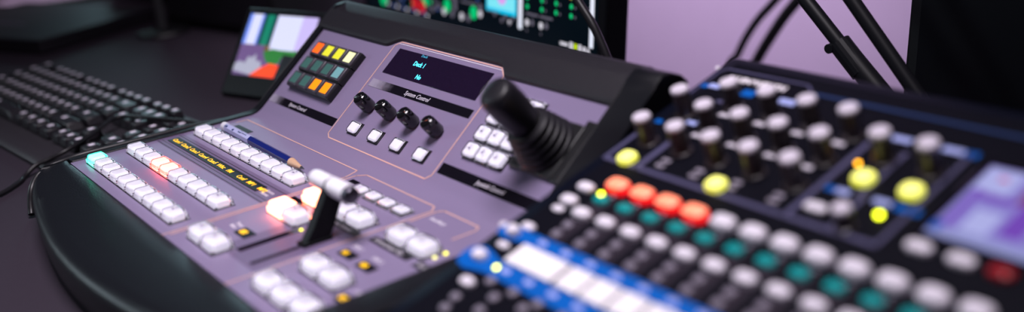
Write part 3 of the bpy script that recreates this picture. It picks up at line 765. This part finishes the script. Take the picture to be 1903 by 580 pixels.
# ================================================================== DARK THINGS far left
dk = mat('dark_plastic', (.016,.014,.020), .5, vary=.2, vscale=60)
lt = root('closed_laptop', 'dark low flat device lying on the far left of the desk', 'laptop', (-.80, .17, DESK))
FLt = Matrix.Translation((-.80, .165, DESK)) @ Matrix.Rotation(math.radians(24), 4, 'Z')
bm = bmesh.new(); box(bm, 0, 0, .5, 300, 210, 12, 3, 3); obj('base', bm, dk, lt, FLt)
bm = bmesh.new(); box(bm, 0, 0, 12.8, 300, 210, 7, 2.5, 3); obj('lid', bm, dk, lt, FLt)
bm = bmesh.new(); box(bm, -20, -30, 19.7, 90, 12, .4, .1, 1); obj('label_plate', bm, mat('plate', (.10,.08,.12), .4, vary=.1), lt, FLt)
def case(name, x, y, w, d, h, rz, label, cat):
    r = root(name, label, cat, (x*MM, y*MM, DESK)); Fq = Matrix.Translation((x*MM, y*MM, DESK)) @ Matrix.Rotation(math.radians(rz), 4, 'Z')
    bm = bmesh.new(); box(bm, 0, 0, 4, w, d, h, 4, 3); obj('case_body', bm, black_m, r, Fq)
    bm = bmesh.new(); 
    for sx in (-1, 1):
        for sy in (-1, 1): lathe(bm, [(6, 0), (7, 4.2), (0, 4.3)], 12, sx*(w/2-14), sy*(d/2-14))
    obj('rubber_feet', bm, rubber_m, r, Fq)
    bm = bmesh.new(); box(bm, 0, -d/2-.6, 14, w*.94, 1.6, h-22, .5, 1); obj('front_panel', bm, dk, r, Fq)
    return r
case('equipment_case', -545, 425, 250, 180, 110, 12, 'black equipment case standing behind the small colourful monitor', 'equipment case')
case('equipment_case', -880, 460, 260, 200, 120, 14, 'black equipment case standing behind the grey post at the far left', 'equipment case')
po = root('stand_post', 'slim grey post standing on the desk between the black cases', 'post', (-.600, .285, DESK))
gm = mat('grey_metal', (.05,.05,.055), .4, vary=.1)
bm = bmesh.new(); lathe(bm, [(0, 0), (34, 0), (36, 2), (34, 5), (9, 7)], 28); obj('post_foot', bm, black_m, po, Matrix.Translation((-.600, .285, DESK)))
bm = bmesh.new(); lathe(bm, [(6.5, 6), (6.5, 240), (0, 241)], 18); obj('pole', bm, gm, po, Matrix.Translation((-.600, .285, DESK)))
bm = bmesh.new(); box(bm, 0, 0, .2, 150, 210, .8, 0)
tag(obj('paper_sheet', bm, mat('paper', (.62,.50,.66), .7, vary=.03), None, Matrix.Translation((-1.10, .235, DESK)) @ Matrix.Rotation(math.radians(20), 4, 'Z')), 'pale sheet of paper on the far left corner of the desk', 'paper')
cable('cable', [(-1.25, .18, -.0290), (-1.12, .17, -.0285), (-1.03, .185, -.0288), (-1.0, .25, -.0290), (-.98, .34, -.030), (-.95, .38, -.0305)], .0040, 'black cable looping over the pale sheet at the far left')

# ================================================================== LIGHTS, WORLD, CAMERA
def area(name, loc, look, size, power, col, sy=None):
    l = bpy.data.lights.new(name, 'AREA'); l.energy = power; l.color = col; l.size = size
    if sy: l.shape = 'RECTANGLE'; l.size_y = sy
    o = bpy.data.objects.new(name, l); C.objects.link(o); o.location = loc
    o.rotation_euler = (Vector(look)-Vector(loc)).to_track_quat('-Z', 'Y').to_euler(); return o
kl = area('ceiling_light', (.42, -.02, 1.15), (.27, .04, 0), .5, 4.1, (1.0, .92, 1.0)); kl.data.spread = math.radians(80)
sl = area('side_light', (-1.1, -.85, .55), (.08, -.02, 0), .3, .3, (.75, .92, 1.0), .5); sl.data.spread = math.radians(42)
rl = area('rim_light', (-1.25, .66, .20), (.05, 0, 0), .5, .22, (.55, .88, 1.0), .14); rl.data.spread = math.radians(60)
pl = area('paper_fill', (-1.15, .30, .75), (-1.10, .24, 0), .25, .22, (1.0, .84, 1.0)); pl.data.spread = math.radians(50)  # unseen lamp added to brighten the far-left paper
wl = area('wall_fill', (-.2, .70, .42), (-.3, 1.0, -.25), .7, 4.4, (1.0, .86, 1.0)); wl.data.spread = math.radians(110)  # unseen lamp added behind the monitors to brighten the wall
w = bpy.data.worlds.new('room'); bpy.context.scene.world = w; w.use_nodes = True
w.node_tree.nodes['Background'].inputs[0].default_value = (.50, .42, .62, 1); w.node_tree.nodes['Background'].inputs[1].default_value = .035

X = Vector((0.60631904, 0.21859551, -0.76458696)); Y = Vector((0.79096596, -0.2651125, 0.55144194)); Z = Vector((-0.08215882, -0.93911201, -0.33364437))
# rows: world axes in camera (right, down, forward) coordinates -> camera axes in world
right = Vector((X[0], Y[0], Z[0])); down = Vector((X[1], Y[1], Z[1])); fwd = Vector((X[2], Y[2], Z[2]))
Rm = Matrix((right, -down, -fwd)).transposed().to_4x4()
Rm.translation = (0.83184435, -0.17801035, 0.24966724)
cd = bpy.data.cameras.new('camera'); cam = bpy.data.objects.new('camera', cd); C.objects.link(cam)
cam.matrix_world = Rm
cd.sensor_fit = 'HORIZONTAL'; cd.sensor_width = 36; cd.lens = 1955.228/1903*36
cd.clip_start = .01; cd.clip_end = 30
cd.dof.use_dof = True; cd.dof.focus_distance = .79; cd.dof.aperture_fstop = (cd.lens*MM)/.0150
bpy.context.scene.camera = cam
vs = bpy.context.scene.view_settings
vs.view_transform = 'Standard'; vs.look = 'None'; vs.exposure = 0; vs.gamma = 1; vs.use_curve_mapping = False
